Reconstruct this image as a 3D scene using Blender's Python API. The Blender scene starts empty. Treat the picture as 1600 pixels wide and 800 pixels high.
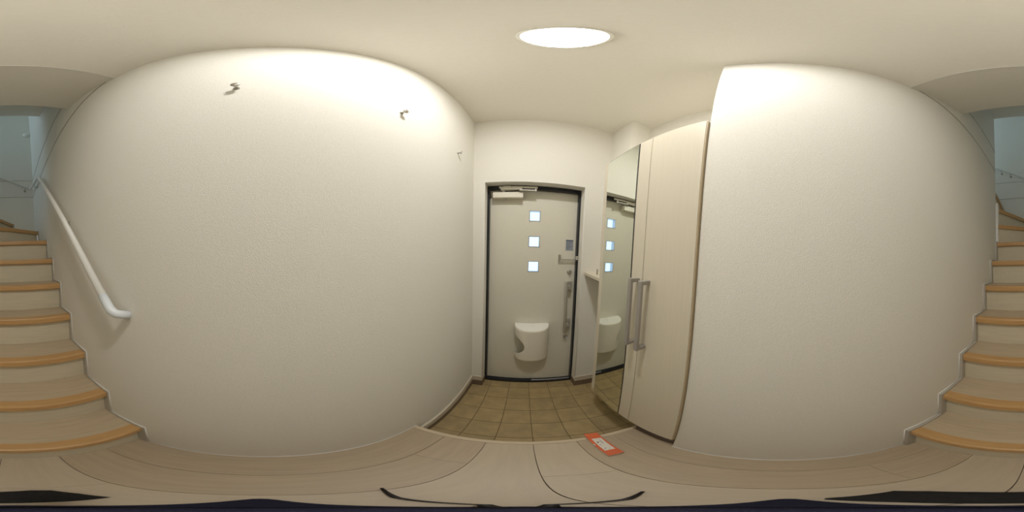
import bpy, bmesh, math, random
from mathutils import Vector, Matrix
random.seed(7)
S = bpy.context.scene
C = S.collection
PI = math.pi

# ------------------------------------------------------------------ camera (a levelled 360 camera, slightly tilted)
CAM_H = 1.219
R = Matrix(((0.99686, -0.07363, -0.02911), (0.07531, 0.99524, 0.06178), (0.02443, -0.06378, 0.99766)))
ex, ey, ez = R.col[0].copy(), R.col[1].copy(), R.col[2].copy()
cd = bpy.data.cameras.new('camera')
cam = bpy.data.objects.new('camera', cd); C.objects.link(cam)
M4 = Matrix((ex, ez, -ey)).transposed().to_4x4(); M4.translation = Vector((0, 0, CAM_H))
cam.matrix_world = M4
cd.type = 'PANO'
_pc = cd if hasattr(cd, 'panorama_type') else cd.cycles
_pc.panorama_type = 'EQUIRECTANGULAR'
_pc.latitude_min = -PI/2; _pc.latitude_max = PI/2
_pc.longitude_min = -PI; _pc.longitude_max = PI
cd.clip_start = 0.01; cd.clip_end = 100
S.camera = cam

# ------------------------------------------------------------------ sky, exposure
w = bpy.data.worlds.new('sky'); S.world = w; w.use_nodes = True
bg = w.node_tree.nodes['Background']
bg.inputs[0].default_value = (0.62, 0.80, 1.0, 1); bg.inputs[1].default_value = 2.0
S.view_settings.view_transform = 'Standard'; S.view_settings.look = 'None'
S.view_settings.gamma = 1; S.view_settings.use_curve_mapping = False
S.view_settings.exposure = 0.0
try:
    S.cycles.max_bounces = 12; S.cycles.diffuse_bounces = 8; S.cycles.use_denoising = True
    S.cycles.sample_clamp_indirect = 6
except Exception: pass

LAMP = 222.0                 # downlight diffuser
LAMP_COL = (1.0, 0.98, 0.95)
DAY_W = 12.5                 # daylight through the upstairs window
DAY_COL = (0.58, 0.81, 1.0)

# daylight entering through the upstairs window (window_1, east end of the upper landing)
ld = bpy.data.lights.new('upstairs_daylight', 'AREA'); ld.shape = 'RECTANGLE'; ld.size = 0.66; ld.size_y = 1.0
ld.energy = DAY_W; ld.color = DAY_COL
lo = bpy.data.objects.new('upstairs_daylight', ld); C.objects.link(lo)
lo.location = (2.57, -2.235, 4.0); lo.rotation_euler = (0, PI/2, 0)

# ------------------------------------------------------------------ materials
def mat(name, col, rough=0.6, metal=0.0, var=0.0, vscale=8.0, bump=0.0, bscale=300.0, grain=None, objvar=0.0, emit=None, spec=0.5, stretch=(1, 1, 1)):
    m = bpy.data.materials.new(name); m.use_nodes = True
    nt = m.node_tree; b = nt.nodes['Principled BSDF']
    b.inputs['Base Color'].default_value = (*col, 1); b.inputs['Roughness'].default_value = rough
    b.inputs['Metallic'].default_value = metal; b.inputs['Specular IOR Level'].default_value = spec
    tc = nt.nodes.new('ShaderNodeTexCoord')
    mp = nt.nodes.new('ShaderNodeMapping'); mp.inputs['Scale'].default_value = stretch
    nt.links.new(tc.outputs['Object'], mp.inputs[0])
    last = None
    if var > 0 or objvar > 0:
        n = nt.nodes.new('ShaderNodeTexNoise'); n.inputs['Scale'].default_value = vscale; n.inputs['Detail'].default_value = 5
        nt.links.new(mp.outputs[0], n.inputs['Vector'])
        hsv = nt.nodes.new('ShaderNodeHueSaturation'); hsv.inputs['Color'].default_value = (*col, 1)
        mr = nt.nodes.new('ShaderNodeMapRange'); mr.inputs[1].default_value = 0.3; mr.inputs[2].default_value = 0.7
        mr.inputs[3].default_value = 1 - var; mr.inputs[4].default_value = 1 + var
        nt.links.new(n.outputs[0], mr.inputs[0])
        out = mr.outputs[0]
        if objvar > 0:
            oi = nt.nodes.new('ShaderNodeObjectInfo')
            m2 = nt.nodes.new('ShaderNodeMapRange'); m2.inputs[3].default_value = 1 - objvar; m2.inputs[4].default_value = 1 + objvar
            nt.links.new(oi.outputs['Random'], m2.inputs[0])
            mu = nt.nodes.new('ShaderNodeMath'); mu.operation = 'MULTIPLY'
            nt.links.new(out, mu.inputs[0]); nt.links.new(m2.outputs[0], mu.inputs[1]); out = mu.outputs[0]
        nt.links.new(out, hsv.inputs['Value'])
        nt.links.new(hsv.outputs[0], b.inputs['Base Color'])
    if bump > 0:
        n2 = nt.nodes.new('ShaderNodeTexNoise'); n2.inputs['Scale'].default_value = bscale; n2.inputs['Detail'].default_value = 3
        nt.links.new(mp.outputs[0], n2.inputs['Vector'])
        bp = nt.nodes.new('ShaderNodeBump'); bp.inputs['Strength'].default_value = bump; bp.inputs['Distance'].default_value = 0.002
        nt.links.new(n2.outputs[0], bp.inputs['Height']); nt.links.new(bp.outputs[0], b.inputs['Normal'])
    if emit:
        b.inputs['Emission Color'].default_value = (*emit[0], 1); b.inputs['Emission Strength'].default_value = emit[1]
    return m

WALLC = (0.81, 0.79, 0.73)
M = {
 'wall': mat('woven_wallpaper', WALLC, 0.85, var=0.02, vscale=120, bump=0.6, bscale=430, spec=0.25),
 'ceil': mat('ceiling_paper', (0.845, 0.82, 0.755), 0.9, var=0.01, vscale=60, bump=0.2, bscale=200, spec=0.2),
 'bead': mat('white_vinyl_bead', (0.84, 0.83, 0.80), 0.45),
 'joint': mat('grey_joint_trim', (0.46, 0.44, 0.40), 0.6),
 'plank': mat('pale_oak_floorboard', (0.515, 0.425, 0.31), 0.42, var=0.045, vscale=11, objvar=0.025, bump=0.1, bscale=90, stretch=(5, .5, 1)),
 'plank_b': mat('darker_oak_floorboard', (0.445, 0.352, 0.245), 0.42, var=0.05, vscale=11, objvar=0.03, bump=0.1, bscale=90, stretch=(5, .5, 1)),
 'dark': mat('dark_subfloor', (0.05, 0.04, 0.03), 0.9),
 'kama': mat('pale_step_edge_wood', (0.60, 0.49, 0.35), 0.4, var=0.05, vscale=9, stretch=(.6, 6, 6)),
 'tile': mat('olive_brown_stoneware_tile', (0.39, 0.29, 0.14), 0.55, var=0.14, vscale=14, objvar=0.07, bump=0.25, bscale=120),
 'grout': mat('dark_grout', (0.14, 0.105, 0.06), 0.95),
 'skirt_tile': mat('brown_skirting_tile', (0.20, 0.145, 0.10), 0.55, var=0.1, vscale=20, objvar=0.06),
 'skirt_trim': mat('beige_skirting_trim', (0.62, 0.56, 0.46), 0.5),
 'tread': mat('beige_stair_tread', (0.52, 0.42, 0.29), 0.4, var=0.07, vscale=9, stretch=(.6, 6, 6), objvar=0.02),
 'nosing': mat('orange_oak_nosing', (0.53, 0.315, 0.13), 0.38, var=0.08, vscale=12, stretch=(.6, 8, 8)),
 'riser': mat('cream_riser_board', (0.62, 0.56, 0.43), 0.5, var=0.04, vscale=9, stretch=(.6, 6, 6)),
 'sboard': mat('grey_beige_stringer', (0.46, 0.425, 0.37), 0.5),
 'cab': mat('whitish_woodgrain_laminate', (0.69, 0.635, 0.52), 0.42, var=0.018, vscale=10, stretch=(14, 14, .6)),
 'cabedge': mat('tan_cabinet_edge', (0.50, 0.40, 0.26), 0.5),
 'cabbase': mat('dark_brown_toe_board', (0.115, 0.08, 0.065), 0.6),
 'steel': mat('satin_nickel', (0.50, 0.48, 0.43), 0.38, 0.6),
 'handle': mat('satin_grey_cabinet_handle', (0.40, 0.375, 0.35), 0.45, 0.3),
 'chrome': mat('polished_chrome', (0.7, 0.69, 0.66), 0.15, 1.0),
 'mirror': mat('mirror_glass', (0.86, 0.90, 0.84), 0.0, 1.0),
 'mirredge': mat('black_mirror_edge', (0.02, 0.02, 0.02), 0.4),
 'door': mat('pale_grey_door_skin', (0.70, 0.675, 0.58), 0.4, var=0.01, vscale=30, bump=0.08, bscale=200),
 'black': mat('black_door_gasket', (0.012, 0.013, 0.017), 0.35),
 'alu': mat('brushed_aluminium_sill', (0.5, 0.52, 0.56), 0.3, 0.8),
 'white': mat('white_plastic', (0.88, 0.87, 0.81), 0.35),
 'cream': mat('cream_mail_catcher_plastic', (0.88, 0.845, 0.745), 0.32),
 'ivory': mat('ivory_closer_paint', (0.78, 0.75, 0.65), 0.4),
 'rail': mat('white_handrail_resin', (0.80, 0.80, 0.77), 0.4),
 'railcap': mat('cool_white_end_bracket', (0.70, 0.74, 0.78), 0.35),
 'sticker': mat('blue_grey_sticker', (0.30, 0.33, 0.38), 0.5),
 'print': mat('dark_blue_print', (0.07, 0.085, 0.13), 0.6),
 'orange': mat('orange_red_card', (0.68, 0.13, 0.035), 0.5, var=0.06, vscale=40),
 'paper': mat('off_white_paper', (0.74, 0.70, 0.62), 0.7),
 'navy': mat('navy_resin', (0.014, 0.015, 0.033), 0.75, spec=0.2),
 'blackm': mat('black_painted_metal', (0.012, 0.01, 0.012), 0.45),
 'fabric': mat('black_bag_fabric', (0.014, 0.013, 0.013), 0.9, var=0.25, vscale=120, bump=0.5, bscale=400),
 'diff': mat('lit_diffuser', (0.9, 0.9, 0.9), 0.5, emit=(LAMP_COL, LAMP)),
}
g = bpy.data.materials.new('door_pane_glass'); g.use_nodes = True
nt = g.node_tree; nt.nodes.clear()
o_ = nt.nodes.new('ShaderNodeOutputMaterial'); t_ = nt.nodes.new('ShaderNodeBsdfTransparent'); gl_ = nt.nodes.new('ShaderNodeBsdfGlossy')
t_.inputs[0].default_value = (0.93, 0.97, 1, 1); gl_.inputs['Roughness'].default_value = 0.03
mx_ = nt.nodes.new('ShaderNodeMixShader'); mx_.inputs[0].default_value = 0.07
nt.links.new(t_.outputs[0], mx_.inputs[1]); nt.links.new(gl_.outputs[0], mx_.inputs[2]); nt.links.new(mx_.outputs[0], o_.inputs[0])
M['glass'] = g

# ------------------------------------------------------------------ helpers
def obj(name, bm, m, parent=None, smooth=False, bevel=0.0, seg=2):
    me = bpy.data.meshes.new(name)
    bmesh.ops.recalc_face_normals(bm, faces=bm.faces[:])
    bm.to_mesh(me); bm.free()
    ms = m if isinstance(m, (list, tuple)) else [m]
    for k in ms: me.materials.append(M[k])
    if smooth:
        for p in me.polygons: p.use_smooth = True
    o = bpy.data.objects.new(name, me); C.objects.link(o)
    if parent is not None:
        o.parent = parent
        o.matrix_parent_inverse = wmat(parent).inverted()
    if bevel > 0:
        b = o.modifiers.new('bevel', 'BEVEL'); b.width = bevel; b.segments = seg; b.limit_method = 'ANGLE'; b.angle_limit = 0.6
    return o
def wmat(p):
    t = Matrix.Translation(Vector(p.location))
    return wmat(p.parent) @ p.matrix_parent_inverse @ t if p.parent else t
def BM(): return bmesh.new()
def bx(bm, x0, x1, y0, y1, z0, z1, mi=0):
    vs = [bm.verts.new((x, y, z)) for z in (z0, z1) for y in (y0, y1) for x in (x0, x1)]
    for f in ((0, 2, 3, 1), (4, 5, 7, 6), (0, 1, 5, 4), (1, 3, 7, 5), (3, 2, 6, 7), (2, 0, 4, 6)):
        fc = bm.faces.new([vs[i] for i in f]); fc.material_index = mi
    return vs
def box(name, x0, x1, y0, y1, z0, z1, m, parent=None, bevel=0.0, seg=2):
    b = BM(); bx(b, x0, x1, y0, y1, z0, z1); return obj(name, b, m, parent, bevel=bevel, seg=seg)
def prism(bm, pts, axis, a, b):
    """extrude a polygon; axis 'x': pts are (y,z); 'y': (x,z); 'z': (x,y)"""
    def p(u, v, t): return {'x': (t, u, v), 'y': (u, t, v), 'z': (u, v, t)}[axis]
    A = [bm.verts.new(p(u, v, a)) for u, v in pts]; B = [bm.verts.new(p(u, v, b)) for u, v in pts]
    n = len(pts)
    bm.faces.new(A); bm.faces.new(B[::-1])
    for i in range(n): bm.faces.new((A[i], B[i], B[(i+1) % n], A[(i+1) % n]))
def cyl(bm, p0, p1, r0, r1=None, n=20, cap=True):
    if r1 is None: r1 = r0
    p0 = Vector(p0); p1 = Vector(p1); d = (p1-p0).normalized()
    u = d.orthogonal().normalized(); v = d.cross(u)
    A = [bm.verts.new(p0 + (u*math.cos(2*PI*i/n) + v*math.sin(2*PI*i/n))*r0) for i in range(n)]
    B = [bm.verts.new(p1 + (u*math.cos(2*PI*i/n) + v*math.sin(2*PI*i/n))*r1) for i in range(n)]
    for i in range(n): bm.faces.new((A[i], A[(i+1) % n], B[(i+1) % n], B[i]))
    if cap: bm.faces.new(A[::-1]); bm.faces.new(B)
def tube(bm, pts, r, n=16):
    pts = [Vector(p) for p in pts]; rings = []; u = None
    rs = r if isinstance(r, (list, tuple)) else [r]*len(pts)
    for i, p in enumerate(pts):
        d = ((pts[i+1]-p) if i < len(pts)-1 else (p-pts[i-1])).normalized()
        if 0 < i < len(pts)-1: d = ((pts[i+1]-p).normalized() + (p-pts[i-1]).normalized()).normalized()
        u = d.orthogonal().normalized() if u is None else (u - d*u.dot(d)).normalized()
        v = d.cross(u)
        rings.append([bm.verts.new(p + (u*math.cos(2*PI*k/n) + v*math.sin(2*PI*k/n))*rs[i]) for k in range(n)])
    for a, b in zip(rings, rings[1:]):
        for k in range(n): bm.faces.new((a[k], a[(k+1) % n], b[(k+1) % n], b[k]))
    bm.faces.new(rings[0][::-1]); bm.faces.new(rings[-1])
def lathe(bm, prof, org, axis, n=28):
    """prof: list of (radius, distance along axis)"""
    org = Vector(org); d = Vector(axis).normalized(); u = d.orthogonal().normalized(); v = d.cross(u); rings = []
    for r, t in prof:
        if r < 1e-6: rings.append([bm.verts.new(org + d*t)])
        else: rings.append([bm.verts.new(org + d*t + (u*math.cos(2*PI*k/n) + v*math.sin(2*PI*k/n))*r) for k in range(n)])
    for a, b in zip(rings, rings[1:]):
        for k in range(n):
            k2 = (k+1) % n
            if len(a) == 1: bm.faces.new((a[0], b[k], b[k2]))
            elif len(b) == 1: bm.faces.new((a[k], a[k2], b[0]))
            else: bm.faces.new((a[k], a[k2], b[k2], b[k]))
def thing(name, label, cat, loc=(0, 0, 0), group=None, kind=None):
    o = bpy.data.objects.new(name, None); C.objects.link(o); o.location = loc; o.empty_display_size = 0.05
    tag(o, label, cat, group, kind); return o
def tag(o, label=None, cat=None, group=None, kind=None):
    if label: o['label'] = label
    if cat: o['category'] = cat
    if group: o['group'] = group
    if kind: o['kind'] = kind
    return o
def struct(o, label, cat):
    return tag(o, label, cat, kind='structure')

# ------------------------------------------------------------------ dimensions (metres, from the photograph)
A = -0.392      # left wall face
B = 0.443       # right wall face
D = 1.207       # entrance wall face
WE = 0.242      # end of the right wall (cabinet recess begins)
RX = 0.83       # recess side wall
H = 2.40        # hall ceiling
GZ = -0.219     # entrance tile floor
FY = -2.69      # far wall of the stairwell
NY = -1.78      # inner end of the right wall
T1, T2 = 2.425, 2.765   # joint trims at the floor line
TOP = 5.15

# ------------------------------------------------------------------ structure
struct(box('wall_left', A-0.12, A, FY-0.12, D+0.40, -0.45, TOP, 'wall'), 'long pale woven-papered wall with hooks and a handrail', 'wall')
struct(box('wall_back', A, 2.72, FY-0.12, FY, -0.45, TOP, 'wall'), 'pale wall at the far turn of the stairs', 'wall')
b = BM()
bx(b, B, RX+0.12, NY, WE, -0.45, TOP)
struct(obj('wall_right', b, 'wall'), 'pale woven-papered wall between the cabinet and the stairs', 'wall')
struct(box('wall_recess', RX, RX+0.12, WE, D+0.40, -0.45, H, 'wall'), 'wall behind and above the shoe cabinet', 'wall')
struct(box('wall_column', 0.655, RX, 0.945, D, GZ-0.1, H, 'wall'), 'boxed corner column beside the entrance door, behind the cabinet', 'wall')
OX0, OX1, OZ = -0.304, 0.449, 1.722
b = BM()
bx(b, A, OX0, D, D+0.25, -0.45, H); bx(b, OX1, RX, D, D+0.25, -0.45, H); bx(b, OX0, OX1, D, D+0.25, OZ, H)
struct(obj('wall_front', b, 'wall'), 'pale wall around and above the entrance door', 'wall')
# upper east end with the window
b = BM()
wx0, wx1, wy0, wy1, wz0, wz1 = 2.6, 2.72, -2.60, -1.87, 3.45, 4.55
bx(b, wx0, wx1, FY, wy0, 2.5, TOP); bx(b, wx0, wx1, wy1, NY+0.1, 2.5, TOP)
bx(b, wx0, wx1, wy0, wy1, 2.5, wz0); bx(b, wx0, wx1, wy0, wy1, wz1, TOP)
struct(obj('wall_east', b, 'wall'), 'end wall of the upper landing around its window', 'wall')
struct(box('wall_landing', RX+0.12, wx1, NY, NY+0.12, 2.5, TOP, 'wall'), 'side wall of the upper landing beyond the stairs', 'wall')
win = thing('window_1', 'upstairs landing window letting in daylight', 'window', (2.66, -2.235, 3.45), kind='structure')
b = BM()
for s in ((wy0, wy0+0.03, wz0, wz1), (wy1-0.03, wy1, wz0, wz1), (wy0, wy1, wz0, wz0+0.03), (wy0, wy1, wz1-0.03, wz1), (-2.25, -2.22, wz0, wz1)):
    bx(b, 2.63, 2.67, s[0], s[1], s[2], s[3])
obj('window_frame', b, 'alu', win)
box('pane', 2.648, 2.652, wy0+0.03, -2.25, wz0+0.03, wz1-0.03, 'glass', win)
box('pane', 2.648, 2.652, -2.22, wy1-0.03, wz0+0.03, wz1-0.03, 'glass', win)

# ceiling: flat over the hall, a short slope over the first stairs, then the raised stairwell ceiling
b = BM()
prism(b, [(D+0.40, H), (-0.42, H), (-0.92, 2.612), (-0.92, 3.565), (NY, 3.565), (NY, TOP), (D+0.40, TOP)], 'x', A, RX+0.12)
struct(obj('ceiling', b, 'ceil'), 'off-white ceiling with a sloping drop over the foot of the stairs', 'ceiling')
b = BM(); bx(b, A-0.12, wx1, FY-0.12, NY+0.12, TOP, TOP+0.1)
struct(obj('ceiling', b, 'ceil'), 'high ceiling above the stairwell turn', 'ceiling')

# floor: oak boards
fl = thing('floor', 'pale oak board floor of the hall', 'floor', (0, 0, 0), kind='structure')
box('subfloor', A, RX, -0.72, 0.449, -0.12, -0.0135, 'dark', fl)
seams = [A, -0.243, -0.090, 0.0635, 0.2095, 0.3525, 0.505]
jt = [[], [0.27], [-0.258], [0.19], [-0.266], []]
y0f, y1f = -0.56, 0.449
for i in range(6):
    ys = [y0f] + jt[i] + [y1f]
    for ya, yb in zip(ys, ys[1:]):
        x1_ = seams[i+1]-0.0005
        if i == 5:
            # runs on under the cabinet but stops at the right wall elsewhere
            bb = BM(); prism(bb, [(seams[i]+(0.0008 if i==3 else 0.0003), ya), (B, ya), (B, WE), (seams[i+1], WE), (seams[i+1], yb), (seams[i]+(0.0008 if i==3 else 0.0003), yb)], 'z', -0.013, 0.0)
            obj('floorboard', bb, 'plank_b', fl, bevel=0.0006, seg=1)
        else:
            box('floorboard', seams[i]+(0.0009 if i else 0), x1_, ya+0.0003, yb-0.0003, -0.013, 0.0, 'plank_b' if i in (0, 1, 4) else 'plank', fl, bevel=0.0006, seg=1)
struct(box('trim_1', A, 0.505, 0.4495, 0.474, GZ, 0.001, 'kama', bevel=0.004), 'pale wooden step edge between hall boards and entrance tiles', 'trim')

# entrance tile floor
gf = thing('floor', 'square olive-brown tiles of the sunken entrance floor', 'floor', (0.1, 0.9, GZ), kind='structure')
box('grout_bed', A, RX, 0.474, D+0.13, GZ-0.1, GZ-0.003, 'grout', gf)
tx = [A, -0.2365, -0.0795, 0.0775, 0.2345, 0.3915, 0.5485, 0.7055, RX]
ty = [0.474, 0.595, 0.7495, 0.904, 1.0585, 1.213, D+0.13]
for i in range(8):
    for j in range(6):
        xa, xb, ya, yb = tx[i]+0.0012, tx[i+1]-0.0012, ty[j]+0.0012, ty[j+1]-0.0012
        if j == 5:
            xa = max(xa, OX0); xb = min(xb, OX1)
            if xb-xa < 0.01: continue
        box('floor_tile', xa, xb, ya, yb, GZ-0.02, GZ+random.uniform(-0.0004, 0.0004), 'tile', gf, bevel=0.0014, seg=1)

# tile skirting around the entrance, with a beige strip above
def skirting(name, segs, label):
    p = thing(name, label, 'skirting', (segs[0][0], segs[0][2], GZ), kind='structure')
    for (x0, x1, y0, y1) in segs:
        box('skirting_tile', x0, x1, y0, y1, GZ, -0.137, 'skirt_tile', p, bevel=0.001, seg=1)
    return p
sk = skirting('baseboard_left', [(A, A+0.010, y, min(y+0.2985, D-0.011)) for y in (0.475, 0.775, 1.075)], 'brown tile skirting along the left entrance wall')
box('skirting_trim', A, A+0.014, 0.49, D, -0.1365, -0.072, 'skirt_trim', sk, bevel=0.003)
sk = skirting('baseboard_front', [(A+0.001, OX0-0.004, D-0.010, D), (OX0-0.0035, OX0+0.006, D-0.010, D+0.088),
                                  (OX1-0.006, OX1+0.0035, D-0.010, D+0.088), (OX1+0.004, 0.548, D-0.010, D), (0.5495, 0.655, D-0.010, D)], 'brown tile skirting either side of the entrance door')
bb = BM(); bx(bb, A+0.001, OX0+0.003, D-0.014, D, -0.1365, -0.072); bx(bb, OX1-0.003, 0.655, D-0.014, D, -0.1365, -0.072)
obj('skirting_trim', bb, 'skirt_trim', sk, bevel=0.003)
sk = skirting('baseboard_right', [(0.645, 0.655, 0.945, D-0.011), (0.6555, RX, 0.935, 0.945), (RX-0.01, RX, 0.475, 0.93)], 'brown tile skirting under the cabinet recess')

# thin white beads along the hall floor and wall corners
def bead(name, pts, r, label, m='bead'):
    bb = BM()
    for p0, p1 in zip(pts, pts[1:]): cyl(bb, p0, p1, r, n=8)
    for p in pts[1:-1]: bmesh.ops.create_icosphere(bb, subdivisions=1, radius=r, matrix=Matrix.Translation(p))
    return struct(obj(name, bb, m, smooth=True), label, 'trim')
YKL = [-0.470, -0.674, -0.880, -1.094, -1.311, -1.530, -1.748]
YK = lambda k: YKL[k-1]      # nosing edge of step k
ZKL = [0.0, 0.211, 0.422, 0.633, 0.846, 1.060, 1.277, 1.490]
ZK = lambda k: ZKL[k] if k < 8 else 0.213*k   # top of step k
RISE = 0.213
def outline(x, off=0.013, kmax=7):
    pts = [(x, 0.46, 0.004)]
    for k in range(1, kmax+1):
        y = YK(k) + off
        pts.append((x, y, 0.004 if k == 1 else ZK(k-1)+off)); pts.append((x, y, ZK(k)+off))
    return pts
pl = outline(A+0.002); pl[0] = (A+0.002, 0.474, 0.004)
pl += [(A+0.002, -2.268, RISE*7+0.013), (A+0.002, -2.268, RISE*8+0.013), (A+0.002, FY+0.002, RISE*8+0.013),
       (-0.055, FY+0.002, RISE*8+0.013), (-0.055, FY+0.002, RISE*9+0.013), (0.465, FY+0.002, RISE*9+0.013), (0.465, FY+0.002, RISE*10+0.013), (0.69, FY+0.002, RISE*10+0.013)]
bead('baseboard_left_bead', pl, 0.0022, 'thin white bead stepping along the left wall and stairs')
pr = outline(B-0.002); pr[0] = (B-0.002, WE, 0.004)
pr.append((B-0.002, NY+0.002, RISE*7+0.013))
bead('baseboard_right_bead', pr, 0.0022, 'thin white bead stepping along the right wall and stairs')
bead('trim_2', [(A, -0.42, H), (B, -0.42, H)], 0.0030, 'white corner bead where the hall ceiling turns up')
bead('trim_3', [(OX0, D, -0.07), (OX0, D, OZ), (OX1, D, OZ), (OX1, D, -0.07)], 0.0022, 'slim corner bead around the door opening')
def strip(name, z, label):
    bb = BM(); t = 0.004; hh = 0.0035
    bx(bb, A, A+t, FY, -0.42 if z < 2.6 else -0.93, z-hh, z+hh); bx(bb, A+t, wx0, FY, FY+t, z-hh, z+hh)
    bx(bb, B-t, B, NY, -0.44 if z < 2.6 else -0.93, z-hh, z+hh)
    return struct(obj(name, bb, 'joint'), label, 'trim')
strip('trim_4', T1, 'lower of two thin joint strips around the stairwell')
strip('trim_5', T2, 'upper of two thin joint strips around the stairwell')

# upstairs landing slab
struct(box('floor_landing', 1.13, wx0, FY, NY, 2.5, RISE*13, 'plank'), 'upper landing floor at the head of the stairs', 'floor')

# ------------------------------------------------------------------ staircase
st = thing('staircase', 'enclosed wooden staircase with orange-edged treads rising and turning left', 'staircase', (0.02, -0.47, 0), kind='structure')
XL, XR = A+0.010, B-0.020
TH = 0.045; NOSE = 0.055
for k in range(1, 8):
    z = ZK(k); y = YK(k)
    box('riser', XL, XR, y-0.045, y-0.030, ZK(k-1)+0.001, z-TH, 'riser', st)
    if k < 7:
        yb = YK(k+1)-0.045
        t = box('tread', XL, XR, yb, y-NOSE, z-TH, z, 'tread', st)
    else:
        bb = BM(); prism(bb, [(XL, y-NOSE), (XL, -2.33), (XR, -1.83), (XR, y-NOSE)], 'z', z-TH, z); t = obj('tread', bb, 'tread', st)
    bb = BM()
    # rounded nosing profile (y,z)
    prof = [(y-NOSE, z), (y-0.010, z), (y-0.004, z-0.002), (y-0.001, z-0.006), (y, z-0.012), (y, z-0.038), (y-0.003, z-0.043), (y-0.008, z-TH), (y-NOSE, z-TH)]
    prism(bb, prof, 'x', XL, XR); obj('nosing', bb, 'nosing', t)
# winders
N = Vector((0.418, -1.785))
def winder(k, p_in, p_out, poly):
    """nosing line from p_in to p_out; poly is the rest of the tread outline behind it"""
    z = RISE*k; p_in = Vector(p_in); p_out = Vector(p_out)
    d = (p_out-p_in).normalized(); n = Vector((-d.y, d.x))
    c = sum((Vector(q) for q in poly), Vector((0, 0)))/len(poly)
    if (c-p_in).dot(n) < 0: n = -n
    bb = BM(); prism(bb, [tuple(p_in), tuple(p_out)] + poly, 'z', z-TH, z-0.0005); t = obj('tread', bb, 'tread', st)
    bb = BM()
    q = [p_in-n*0.001, p_out-n*0.001, p_out+n*NOSE, p_in+n*NOSE*0.25]
    prism(bb, [tuple(v) for v in q], 'z', z-TH-0.0005, z+0.0005)
    obj('nosing', bb, 'nosing', t, bevel=0.004)
    bb = BM(); q = [p_in+n*0.022, p_out+n*0.030, p_out+n*0.042, p_in+n*0.034]
    prism(bb, [tuple(v) for v in q], 'z', z-RISE, z-TH); obj('riser', bb, 'riser', st)
winder(8, (0.416, -1.785), (XL, -2.280), [(XL, FY), (-0.02, FY), (0.416, -1.86)])
winder(9, (0.418, -1.832), (-0.040, FY+0.010), [(0.50, FY+0.010), (0.44, -1.87)])
winder(10, (0.445, -1.832), (0.480, FY+0.010), [(0.75, FY+0.010), (0.75, -1.80), (0.46, -1.80)])
for k, x in ((11, 0.70), (12, 0.92), (13, 1.13)):
    z = RISE*k
    box('riser', x+0.03, x+0.045, FY+0.01, NY-0.01, z-RISE, z-TH, 'riser', st)
    t = box('tread', x+NOSE, x+0.27 if k < 13 else x+0.10, FY+0.01, NY-0.01, z-TH, z, 'tread', st)
    box('nosing', x, x+NOSE, FY+0.01, NY-0.01, z-TH, z, 'nosing', t, bevel=0.004)
# stringer boards along both walls
def board(x0, x1, yend, name='stringer_board'):
    o = 0.012
    up = [(YK(1)+o, 0.0)]
    for k in range(1, 8):
        up.append((YK(k)+o, ZK(k)+o))
        if k < 7: up.append((YK(k+1)+o, ZK(k)+o))
    up.append((yend, RISE*7+o))
    low = [(yend, RISE*7-0.25), (YK(1)-0.15, 0.0)]
    bb = BM(); prism(bb, up + low, 'x', x0, x1); return obj(name, bb, 'sboard', st)
board(A, XL, -2.27); board(XR, B, NY)
bb = BM()
prism(bb, [(-2.27, RISE*7-0.2), (-2.27, RISE*8+0.012), (FY, RISE*8+0.012), (FY, RISE*7-0.2)], 'x', A, XL)
prism(bb, [(XL, RISE*7), (XL, RISE*8+0.012), (-0.052, RISE*8+0.012), (-0.052, RISE*9+0.012), (0.468, RISE*9+0.012), (0.468, RISE*10+0.012), (0.69, RISE*10+0.012), (0.69, RISE*8), (0.3, RISE*7)], 'y', FY, FY+0.010)
obj('stringer_board', bb, 'sboard', st)
tag(box('newel_trim', 0.417, 0.4425, NY-0.045, NY-0.001, RISE*7+0.001, 1.975, 'bead', st, bevel=0.002), 'white vertical end trim at the inner turn')

# ------------------------------------------------------------------ entrance door
dr = thing('door_1', 'pale grey entrance door with three small square lights in a black frame', 'door', (0.07, 1.297, GZ), kind='structure')
FYd, PY = 1.297, 1.337
bb = BM()
bx(bb, OX0-0.002, -0.287, FYd, FYd+0.09, GZ, OZ+0.001); bx(bb, 0.434, OX1+0.002, FYd, FYd+0.09, GZ, OZ+0.001)
bx(bb, -0.287, 0.434, FYd, FYd+0.09, 1.690, OZ+0.001); bx(bb, -0.287, 0.434, FYd, FYd+0.09, GZ, -0.186)
obj('door_frame', bb, 'black', dr, bevel=0.0015)
box('sill_strip', 0.10, 0.432, FYd+0.004, FYd+0.02, -0.190, -0.1835, 'alu', dr, bevel=0.001)
# panel with three square openings
pz = [(1.425, 1.515), (1.212, 1.301), (1.006, 1.096)]
px0, px1 = 0.034, 0.124
bb = BM()
zs = [-0.195] + [v for a_, b_ in reversed(pz) for v in (a_, b_)] + [1.700]
bx(bb, -0.295, px0, PY, PY+0.045, -0.195, 1.700); bx(bb, px1, 0.442, PY, PY+0.045, -0.195, 1.700)
for i in range(0, len(zs), 2): bx(bb, px0, px1, PY, PY+0.045, zs[i], zs[i+1])
obj('door_panel', bb, 'door', dr)
for a_, b_ in pz:
    bb = BM(); f_ = 0.005
    for s in ((px0, px0+f_, a_, b_), (px1-f_, px1, a_, b_), (px0, px1, a_, a_+f_), (px0, px1, b_-f_, b_)):
        bx(bb, s[0], s[1], PY-0.002, PY+0.044, s[2], s[3])
    fr = obj('light_frame', bb, 'alu', dr)
    box('pane', px0+f_, px1-f_, PY+0.034, PY+0.038, a_+f_, b_-f_, 'glass', fr)
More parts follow.
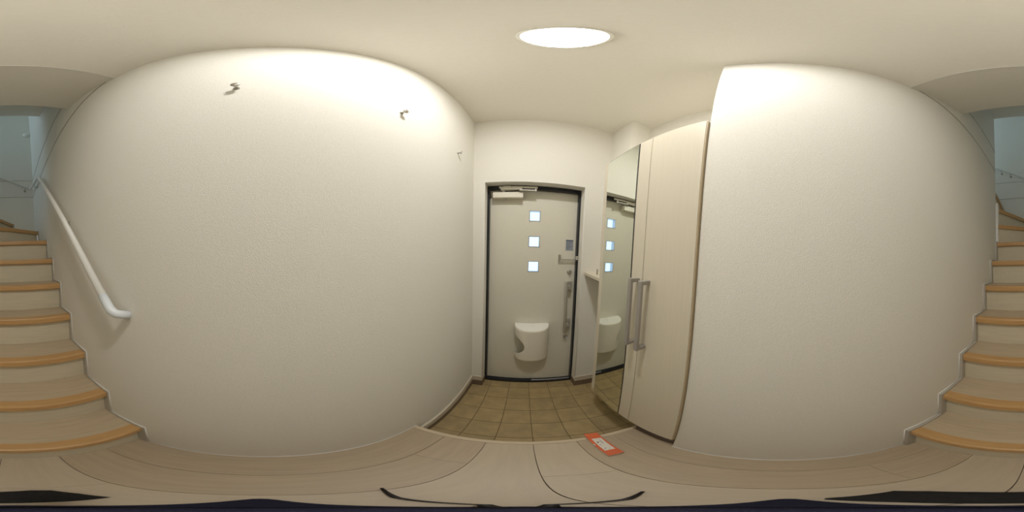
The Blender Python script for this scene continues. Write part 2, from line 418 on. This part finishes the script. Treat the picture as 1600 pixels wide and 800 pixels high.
# closer
cl = box('closer_body', -0.258, -0.020, PY-0.060, PY, 1.609, 1.657, 'ivory', dr, bevel=0.004)
bb = BM(); lathe(bb, [(0, 0), (0.009, 0.0), (0.0105, 0.006), (0.0105, 0.016), (0, 0.020)], (-0.165, PY-0.030, 1.611), (0, 0, -1)); obj('closer_knob', bb, 'steel', cl, smooth=True)
bb = BM(); cyl(bb, (-0.175, 1.292, 1.657), (-0.175, 1.292, 1.70), 0.011); obj('closer_spindle', bb, 'steel', cl, smooth=True)
bb = BM()
prism(bb, [(-0.196, 1.292-0.022), (-0.150, 1.292-0.026), (-0.030, 1.292-0.034), (-0.030, 1.292-0.018), (-0.150, 1.292+0.012), (-0.196, 1.292+0.014)], 'z', 1.676, 1.694)
obj('closer_arm', bb, 'ivory', dr, bevel=0.003)
bb = BM(); bx(bb, -0.05, 0.082, 1.254, 1.270, 1.664, 1.672)
cyl(bb, (0.074, 1.262, 1.656), (0.074, 1.262, 1.690), 0.007, n=12)
obj('closer_rod', bb, 'steel', dr, bevel=0.001)
bb = BM(); bx(bb, -0.21, 0.09, 1.286, 1.298, 1.696, 1.712); bx(bb, -0.175, -0.12, 1.27, 1.298, 1.696, 1.708); obj('closer_bracket', bb, 'ivory', dr, bevel=0.001)
# sticker
sx0, sx1, sz0, sz1 = 0.346, 0.412, 1.192, 1.284
sq = box('sticker', sx0, sx1, PY-0.0008, PY, sz0, sz1, 'sticker', dr); tag(sq, 'small blue-grey notice sticker')
bb = BM(); bx(bb, sx0+0.001, sx1-0.001, PY-0.0012, PY-0.0007, sz1-0.010, sz1-0.001)
for i in range(6):
    z = sz1-0.022-i*0.011
    bx(bb, sx0+0.006, sx1-0.008-0.012*(i % 3), PY-0.0012, PY-0.0007, z, z+0.003)
obj('sticker_print', bb, 'print', sq)
# door guard (bar lock)
gd = thing('x', None, None); gd.name = 'door_guard'; gd.parent = dr; gd.matrix_parent_inverse = Matrix.Translation(-Vector(dr.location)); gd.location = (0.36, PY, 1.13)
gd.matrix_parent_inverse = Matrix.Identity(4); gd.location = Vector((0.36, PY, 1.13)) - Vector(dr.location)
def gpart(name, bb, m, bevel=0.0, smooth=False):
    return obj(name, bb, m, gd, bevel=bevel, smooth=smooth)
bb = BM(); bx(bb, 0.283, 0.306, PY-0.012, PY, 1.128, 1.156); gpart('guard_catch', bb, 'steel', 0.002)
bb = BM()
for z in (1.119, 1.108): cyl(bb, (0.288, PY-0.022, z), (0.430, PY-0.022, z), 0.0028, n=10)
bx(bb, 0.284, 0.292, PY-0.026, PY, 1.104, 1.156)
gpart('guard_bar', bb, 'chrome')
bb = BM(); bx(bb, 0.426, 0.452, FYd-0.012, FYd+0.004, 1.118, 1.150); cyl(bb, (0.444, FYd-0.020, 1.134), (0.444, FYd-0.008, 1.134), 0.006, n=12); gpart('guard_hinge', bb, 'chrome', 0.002)
# thumb turns
for z, s in ((1.010, 1.0), (0.378, 0.95)):
    x = 0.386 if z > 0.5 else 0.380
    bb = BM(); lathe(bb, [(0, 0), (0.021*s, 0), (0.021*s, 0.004), (0.017*s, 0.010), (0.011*s, 0.012), (0, 0.012)], (x, PY, z), (0, -1, 0))
    l = obj('lock_rosette', bb, 'steel', dr, smooth=True, bevel=0.001)
    bb = BM(); bx(bb, x-0.004, x+0.004, PY-0.032, PY-0.011, z-0.016, z+0.016); obj('thumb_turn', bb, 'chrome', l, bevel=0.002)
# pull handle
bb = BM(); tube(bb, [(0.354, PY-0.058, 0.455), (0.352, PY-0.058, 0.70), (0.350, PY-0.058, 0.935)], 0.0138, 20); hb = obj('pull_handle', bb, 'steel', dr, smooth=True, bevel=0.002)
for z0, z1 in ((0.842, 0.930), (0.480, 0.575)):
    bb = BM(); bx(bb, 0.368, 0.412, PY-0.018, PY, z0, z1); bx(bb, 0.350, 0.392, PY-0.064, PY-0.012, (z0+z1)/2-0.014, (z0+z1)/2+0.014)
    obj('handle_mount', bb, 'steel', hb, bevel=0.004)
    bb = BM(); cyl(bb, (0.392, PY-0.030, (z0+z1)/2-0.02), (0.392, PY-0.017, (z0+z1)/2-0.02), 0.015); obj('key_cylinder', bb, 'chrome', hb, smooth=True, bevel=0.001)

# ------------------------------------------------------------------ mail catcher on the door
MX, MHW = 0.083, 0.146
mc = thing('mail_catcher', 'cream bow-fronted plastic mail catcher with a scooped side opening, low on the door', 'mailbox', (MX, PY, 0.15))
z0m, z1m = 0.165, 0.535
def mdepth(z):
    t = (z-z0m)/(z1m-z0m); return 0.108 + 0.042*t
def mw(z):
    t = (z-z0m)/(z1m-z0m); return MHW*(0.955 + 0.045*t)
def notch_u(z):
    """start angle (0 = left edge) of the shell at height z: follows the S-shaped scoop"""
    pts = [(0.206, 0.0), (0.222, 0.12), (0.237, 0.195), (0.252, 0.260), (0.269, 0.310), (0.281, 0.340), (0.294, 0.364), (0.312, 0.383), (0.331, 0.391), (0.350, 0.391), (0.369, 0.384), (0.393, 0.358), (0.417, 0.310), (0.432, 0.255), (0.446, 0.171), (0.453, 0.08), (0.457, 0.0)]
    if z <= pts[0][0] or z >= pts[-1][0]: return 0.0
    for (a_, ua), (b_, ub) in zip(pts, pts[1:]):
        if a_ <= z <= b_: return (ua + (ub-ua)*(z-a_)/(b_-a_))
zl = [z0m, z0m+0.004, z0m+0.012, 0.19, 0.2059, 0.206, 0.214, 0.222, 0.229, 0.237, 0.244, 0.252, 0.260, 0.269, 0.281, 0.294, 0.303, 0.312, 0.322, 0.331, 0.341, 0.350, 0.360, 0.369, 0.381, 0.393, 0.405, 0.417, 0.425, 0.432, 0.439, 0.446, 0.450, 0.453, 0.457, 0.4571, 0.475, 0.49, 0.505, 0.515, 0.522, 0.530, z1m]
bb = BM(); rows = []; NU = 30
for z in zl:
    r_ = 1.0
    if z < z0m+0.012: r_ = 1 - 0.05*(1-(z-z0m)/0.012)**2
    if z > z1m-0.013: r_ = 1 - 0.04*(1-(z1m-z)/0.013)**2
    u0 = notch_u(z); row = []
    for i in range(NU+1):
        a_ = PI*(u0 + (1-u0)*i/NU)
        e = 0.80
        cx_ = math.copysign(abs(math.cos(a_))**e, math.cos(a_)); sy_ = abs(math.sin(a_))**0.95
        row.append(bb.verts.new((MX - mw(z)*r_*cx_, PY - 0.002 - mdepth(z)*r_*sy_, z)))
    rows.append(row)
for r0_, r1_ in zip(rows, rows[1:]):
    for i in range(NU): bb.faces.new((r0_[i], r0_[i+1], r1_[i+1], r1_[i]))
bb.faces.new(rows[0])
sh = obj('shell', bb, 'cream', mc, smooth=True)
so = sh.modifiers.new('thickness', 'SOLIDIFY'); so.thickness = 0.003; so.offset = -1
bb = BM(); tp = []
for i in range(NU+1):
    a_ = PI*i/NU; e = 0.80
    cx_ = math.copysign(abs(math.cos(a_))**e, math.cos(a_))
    tp.append((MX - mw(z1m)*0.965*cx_, PY - 0.002 - mdepth(z1m)*0.962*abs(math.sin(a_))**0.95))
prism(bb, tp, 'z', z1m-0.003, z1m+0.001)
obj('lid', bb, 'white', mc)
bb = BM(); q_ = [(MX+0.012*math.cos(t), PY-0.050+0.040*math.sin(t)) for t in [PI*0.15*i/2 for i in range(-2, 10)]]
tube(bb, [(x, y, z1m+0.0025) for x, y in q_], 0.0022, 8); obj('lid_loop', bb, 'cream', mc, smooth=True)

# ------------------------------------------------------------------ shoe cabinet
CX = 0.430
cb = thing('shoe_cabinet', 'tall whitish laminate shoe cabinet with a full-height mirror on its far door', 'cabinet', (0.63, 0.54, 0.15))
cz0, cz1 = 0.140, 1.760
box('body', CX+0.022, RX-0.001, WE+0.006, 0.845, cz0+0.004, cz1-0.004, 'cab', cb)
t = box('edge_trim', CX+0.001, B+0.004, WE+0.0015, WE+0.006, cz0+0.002, cz1-0.001, 'cabedge', cb, bevel=0.0015); tag(t, 'tan end edge facing the stairs')
d2 = box('door', CX, CX+0.020, WE+0.006, 0.4735, cz0, cz1, 'cab', cb, bevel=0.0015); tag(d2, 'plain near door')
d1 = box('door', CX, CX+0.020, 0.4765, 0.850, cz0, cz1, 'cab', cb, bevel=0.0015); tag(d1, 'far door carrying the mirror')
box('mirror_backing', CX-0.0015, CX, 0.5460, 0.8080, cz0+0.003, cz1-0.003, 'mirredge', d1)
tag(box('mirror', CX-0.0035, CX-0.0015, 0.5495, 0.8060, cz0+0.004, cz1-0.007, 'mirror', d1), 'full-height mirror')
def pull(parent, y):
    bb = BM()
    bx(bb, CX-0.046, CX-0.034, y-0.011, y+0.008, 0.812, 1.112)
    bx(bb, CX-0.040, CX, y-0.010, y+0.008, 1.096, 1.112); bx(bb, CX-0.040, CX, y-0.010, y+0.008, 0.812, 0.828)
    return obj('handle', bb, 'handle', parent, bevel=0.0015)
pull(d1, 0.500); pull(d2, 0.440)
tag(box('toe_board', 0.462, 0.474, WE+0.001, 0.448, 0.0, cz0, 'cabbase', cb), 'dark brown toe board')
# shelf between cabinet and door wall
sf = thing('corner_shelf', 'narrow pale shelf between the shoe cabinet and the entrance wall', 'shelf', (0.56, 1.05, 1.0))
box('board', 0.474, 0.655, 0.851, D-0.001, 1.008, 1.030, 'cab', sf, bevel=0.0015)
box('bracket', 0.530, 0.545, 0.98, 1.19, 0.975, 1.008, 'handle', sf, bevel=0.001)
bb = BM(); lathe(bb, [(0, 0), (0.006, 0), (0.006, 0.03), (0.008, 0.032), (0.008, 0.038), (0, 0.040)], (0.530, 1.085, 1.030), (0, 0, 1), 14)
tag(obj('peg', bb, 'joint', None, smooth=True), 'tiny dark grey peg standing on the corner shelf', 'peg')

# ------------------------------------------------------------------ hooks on the left wall
def hook(y, z, label):
    h = thing('wall_hook', label, 'hook', (A, y, z), 'hooks in a row along the left wall')
    bb = BM(); lathe(bb, [(0, 0), (0.008, 0), (0.008, 0.003), (0.0045, 0.006), (0.0045, 0.014), (0.006, 0.017), (0, 0.018)], (A, y, z), (1, 0, 0), 18)
    obj('stem', bb, 'steel', h, smooth=True)
    bb = BM(); lathe(bb, [(0, 0.016), (0.0095, 0.016), (0.0118, 0.0185), (0.0118, 0.022), (0.009, 0.025), (0, 0.026)], (A, y, z), (1, 0, 0), 22)
    obj('knob', bb, 'chrome', h, smooth=True)
hook(-0.034, 1.842, 'round-headed metal coat hook nearest the stairs, leftmost of three')
hook(0.437, 1.836, 'round-headed metal coat hook in the middle of the wall row')
hook(0.905, 1.842, 'round-headed metal coat hook nearest the entrance door')

# ------------------------------------------------------------------ handrail
hr = thing('handrail', 'white round handrail climbing the left stair wall and round the corner', 'handrail', (A, -1.2, 1.6))
hx = A+0.055
RAD = 0.0175
bb = BM(); tube(bb, [(hx, -0.545, 1.068), (hx, -1.790, 2.290), (hx, -1.805, 2.305)], RAD, 22); tag(obj('rail', bb, 'rail', hr, smooth=True), 'sloping lower rail')
bb = BM(); tube(bb, [(hx, -1.805, 2.305), (hx, -1.835, 2.330), (hx, -1.87, 2.342), (hx, -2.600, 2.545), (hx+0.004, -2.625, 2.553), (hx+0.025, FY+0.06, 2.565)], RAD, 18); obj('rail', bb, 'rail', hr, smooth=True)
bb = BM(); tube(bb, [(hx+0.025, FY+0.06, 2.565), (0.16, FY+0.06, 2.812), (0.66, FY+0.06, 3.10), (1.10, FY+0.06, 3.36)], RAD, 18); obj('rail', bb, 'rail', hr, smooth=True)
bb = BM(); tube(bb, [(hx, -0.560, 1.083), (hx, -0.525, 1.048), (hx, -0.508, 1.033), (hx-0.004, -0.495, 1.024), (hx-0.012, -0.487, 1.018), (A+0.002, -0.462, 1.008)], [RAD+0.0015, RAD+0.002, RAD+0.0015, RAD, RAD-0.001, RAD-0.002], 22)
tag(obj('end_bracket', bb, 'railcap', hr, smooth=True), 'cool white elbow end return')
def rbr(p, wall):
    bb = BM(); p = Vector(p)
    if wall == 'l': a_, w_ = Vector((A, p.y, p.z-0.06)), (1, 0, 0)
    else: a_, w_ = Vector((p.x, FY, p.z-0.06)), (0, 1, 0)
    lathe(bb, [(0, 0), (0.022, 0), (0.022, 0.004), (0.018, 0.007), (0, 0.007)], a_, w_, 20)
    tube(bb, [a_, a_ + Vector(w_)*0.04 + Vector((0, 0, 0.004)), p - Vector((0, 0, RAD-0.002))], 0.006, 10)
    obj('rail_bracket', bb, 'steel', hr, smooth=True)
rbr((hx, -1.04, 1.554), 'l'); rbr((hx, -2.20, 2.434), 'l')
rbr((-0.255, FY+0.06, 2.605), 'f'); rbr((0.390, FY+0.06, 2.944), 'f'); rbr((0.545, FY+0.06, 3.034), 'f')

# ------------------------------------------------------------------ ceiling downlight
LX, LY = 0.035, 0.345
cl = thing('ceiling_light', 'round lit flush ceiling light above the hall floor', 'ceiling light', (LX, LY, H))
bb = BM(); lathe(bb, [(0.078, 0), (0.082, 0.002), (0.084, 0.010), (0.080, 0.014), (0.074, 0.014), (0.072, 0.010), (0.072, 0.0)], (LX, LY, H), (0, 0, -1), 48); obj('trim_ring', bb, 'white', cl, smooth=True)
bb = BM(); lathe(bb, [(0.0735, 0.008), (0.070, 0.0125), (0.05, 0.016), (0.0, 0.018)], (LX, LY, H), (0, 0, -1), 48); obj('diffuser', bb, 'diff', cl, smooth=True)

# round white fixture high on the stairwell wall
bb = BM(); lathe(bb, [(0, 0), (0.062, 0), (0.064, 0.006), (0.060, 0.020), (0.050, 0.034), (0.030, 0.044), (0.0, 0.048)], (-0.318, FY, 3.99), (0, 1, 0), 32)
tag(obj('wall_dome', bb, 'white', None, smooth=True), 'small round white dome high on the bluish upper stairwell wall', 'wall fixture')

# ------------------------------------------------------------------ orange packet on the step edge
ob = thing('orange_packet', 'long flat orange-red packet with a white label, lying over the step edge', 'packet', (0.277, 0.40, 0.001))
q = [(0.252, 0.497), (0.306, 0.491), (0.301, 0.302), (0.248, 0.298)]
cx_ = sum(p[0] for p in q)/4; cy_ = sum(p[1] for p in q)/4
def inset(q, s): return [(cx_+(x-cx_)*s, cy_+(y-cy_)*s) for x, y in q]
KS = (1.219-0.0280)/(1.219-0.0120)
def ks(q): return [(x*KS, y*KS) for x, y in q]
bb = BM(); prism(bb, ks([(0.2535, 0.4965), (0.3055, 0.4905), (0.3005, 0.3025), (0.2485, 0.2985)]), 'z', 0.0012, 0.0265); obj('paper_block', bb, 'paper', ob, bevel=0.001)
bb = BM(); prism(bb, ks([(0.2525, 0.497), (0.306, 0.491), (0.301, 0.302), (0.248, 0.298), (0.2495, 0.392), (0.2550, 0.394), (0.2555, 0.404), (0.2500, 0.407)]), 'z', 0.0265, 0.0280); obj('cover', bb, 'orange', ob)
lb_ = BM(); prism(lb_, ks([(0.2635, 0.448), (0.2985, 0.444), (0.2950, 0.341), (0.2590, 0.340)]), 'z', 0.0280, 0.0284); lb_ = obj('label', lb_, 'paper', ob); tag(lb_, 'white label with small dark print')
bb = BM()
for (x, y, w_, h_) in ((0.268, 0.405, .004, .012), (0.274, 0.412, .003, .006), (0.2685, 0.388, .003, .005), (0.285, 0.400, .0015, .03), (0.281, 0.395, .001, .02), (0.2665, 0.352, .003, .006), (0.280, 0.350, .003, .003), (0.271, 0.358, .002, .004)):
    bx(bb, x*KS, (x+w_)*KS, y*KS, (y+h_)*KS, 0.0284, 0.0286)
tag(obj('label_print', bb, 'print', lb_), kind='stuff')

# ------------------------------------------------------------------ the camera stand on the floor and a black pouch behind it
nad = R @ Vector((0, 0, -1)); hub = Vector((nad.x, nad.y, 0))*(CAM_H/-nad.z)
sd = thing('camera_stand', 'dark slim camera stand with splayed thin legs in the middle of the hall', 'stand', (hub.x, hub.y, 0))
bb = BM()
axis = (Vector((0, 0, CAM_H))-hub).normalized()
tube(bb, [hub+axis*0.02, hub+axis*0.45, hub+axis*0.80], [0.013, 0.011, 0.0095], 20); obj('pole', bb, 'navy', sd, smooth=True)
bb = BM()
out = []
for i in range(40):
    t = 2*PI*i/40; c_ = math.cos(t); s_ = math.sin(t)
    rx = 0.100*(abs(c_)**1.6)+0.045*(1-abs(c_)**1.6); out.append((hub.x + rx*c_, hub.y + 0.046*s_*(1-0.35*abs(c_)) - 0.004))
prism(bb, out, 'z', 0.0, 0.012)
bmesh.ops.translate(bb, verts=bb.verts[:], vec=(0, 0, 0))
obj('base_plate', bb, 'navy', sd, bevel=0.004)
bb = BM(); lathe(bb, [(0, 0.012), (0.034, 0.012), (0.030, 0.022), (0.018, 0.034), (0.0, 0.036)], (hub.x, hub.y, 0), (0, 0, 1), 28); obj('hub', bb, 'blackm', sd, smooth=True)
for tip, root in (((-0.102, 0.040, 0.005), (0.022, -0.022, 0.019)), ((0.138, 0.040, 0.005), (0.044, -0.020, 0.019))):
    bb = BM(); r_ = Vector(root); t_2 = Vector(tip); mid = r_.lerp(t_2, 0.5) + Vector((0, -0.008, 0.0))
    tube(bb, [hub + Vector((0, 0.015, 0.020)), r_, mid, t_2], [0.0035, 0.0032, 0.0036, 0.0022], 12); obj('leg', bb, 'blackm', sd, smooth=True)
# pouch
bb = BM()
outl = [(0.159, -0.178), (0.148, -0.140), (0.136, -0.104), (0.126, -0.100), (0.09, -0.123), (0.05, -0.136), (0.010, -0.149), (-0.028, -0.166), (-0.020, -0.203), (-0.004, -0.234), (0.016, -0.238), (0.047, -0.226), (0.093, -0.215), (0.132, -0.200)]
ccx = sum(p[0] for p in outl)/len(outl); ccy = sum(p[1] for p in outl)/len(outl)
rings = []
for s, z in ((0.97, 0.0), (1.0, 0.006), (0.985, 0.014), (0.90, 0.022), (0.70, 0.027), (0.35, 0.029)):
    rings.append([bb.verts.new((ccx+(x-ccx)*s, ccy+(y-ccy)*s, z)) for x, y in outl])
n_ = len(outl)
for a_, b_ in zip(rings, rings[1:]):
    for i in range(n_): bb.faces.new((a_[i], a_[(i+1) % n_], b_[(i+1) % n_], b_[i]))
bb.faces.new(rings[0][::-1]); bb.faces.new(rings[-1])
tag(obj('pouch', bb, 'fabric', None, smooth=True), 'small soft black fabric pouch on the floor behind the camera stand', 'pouch')
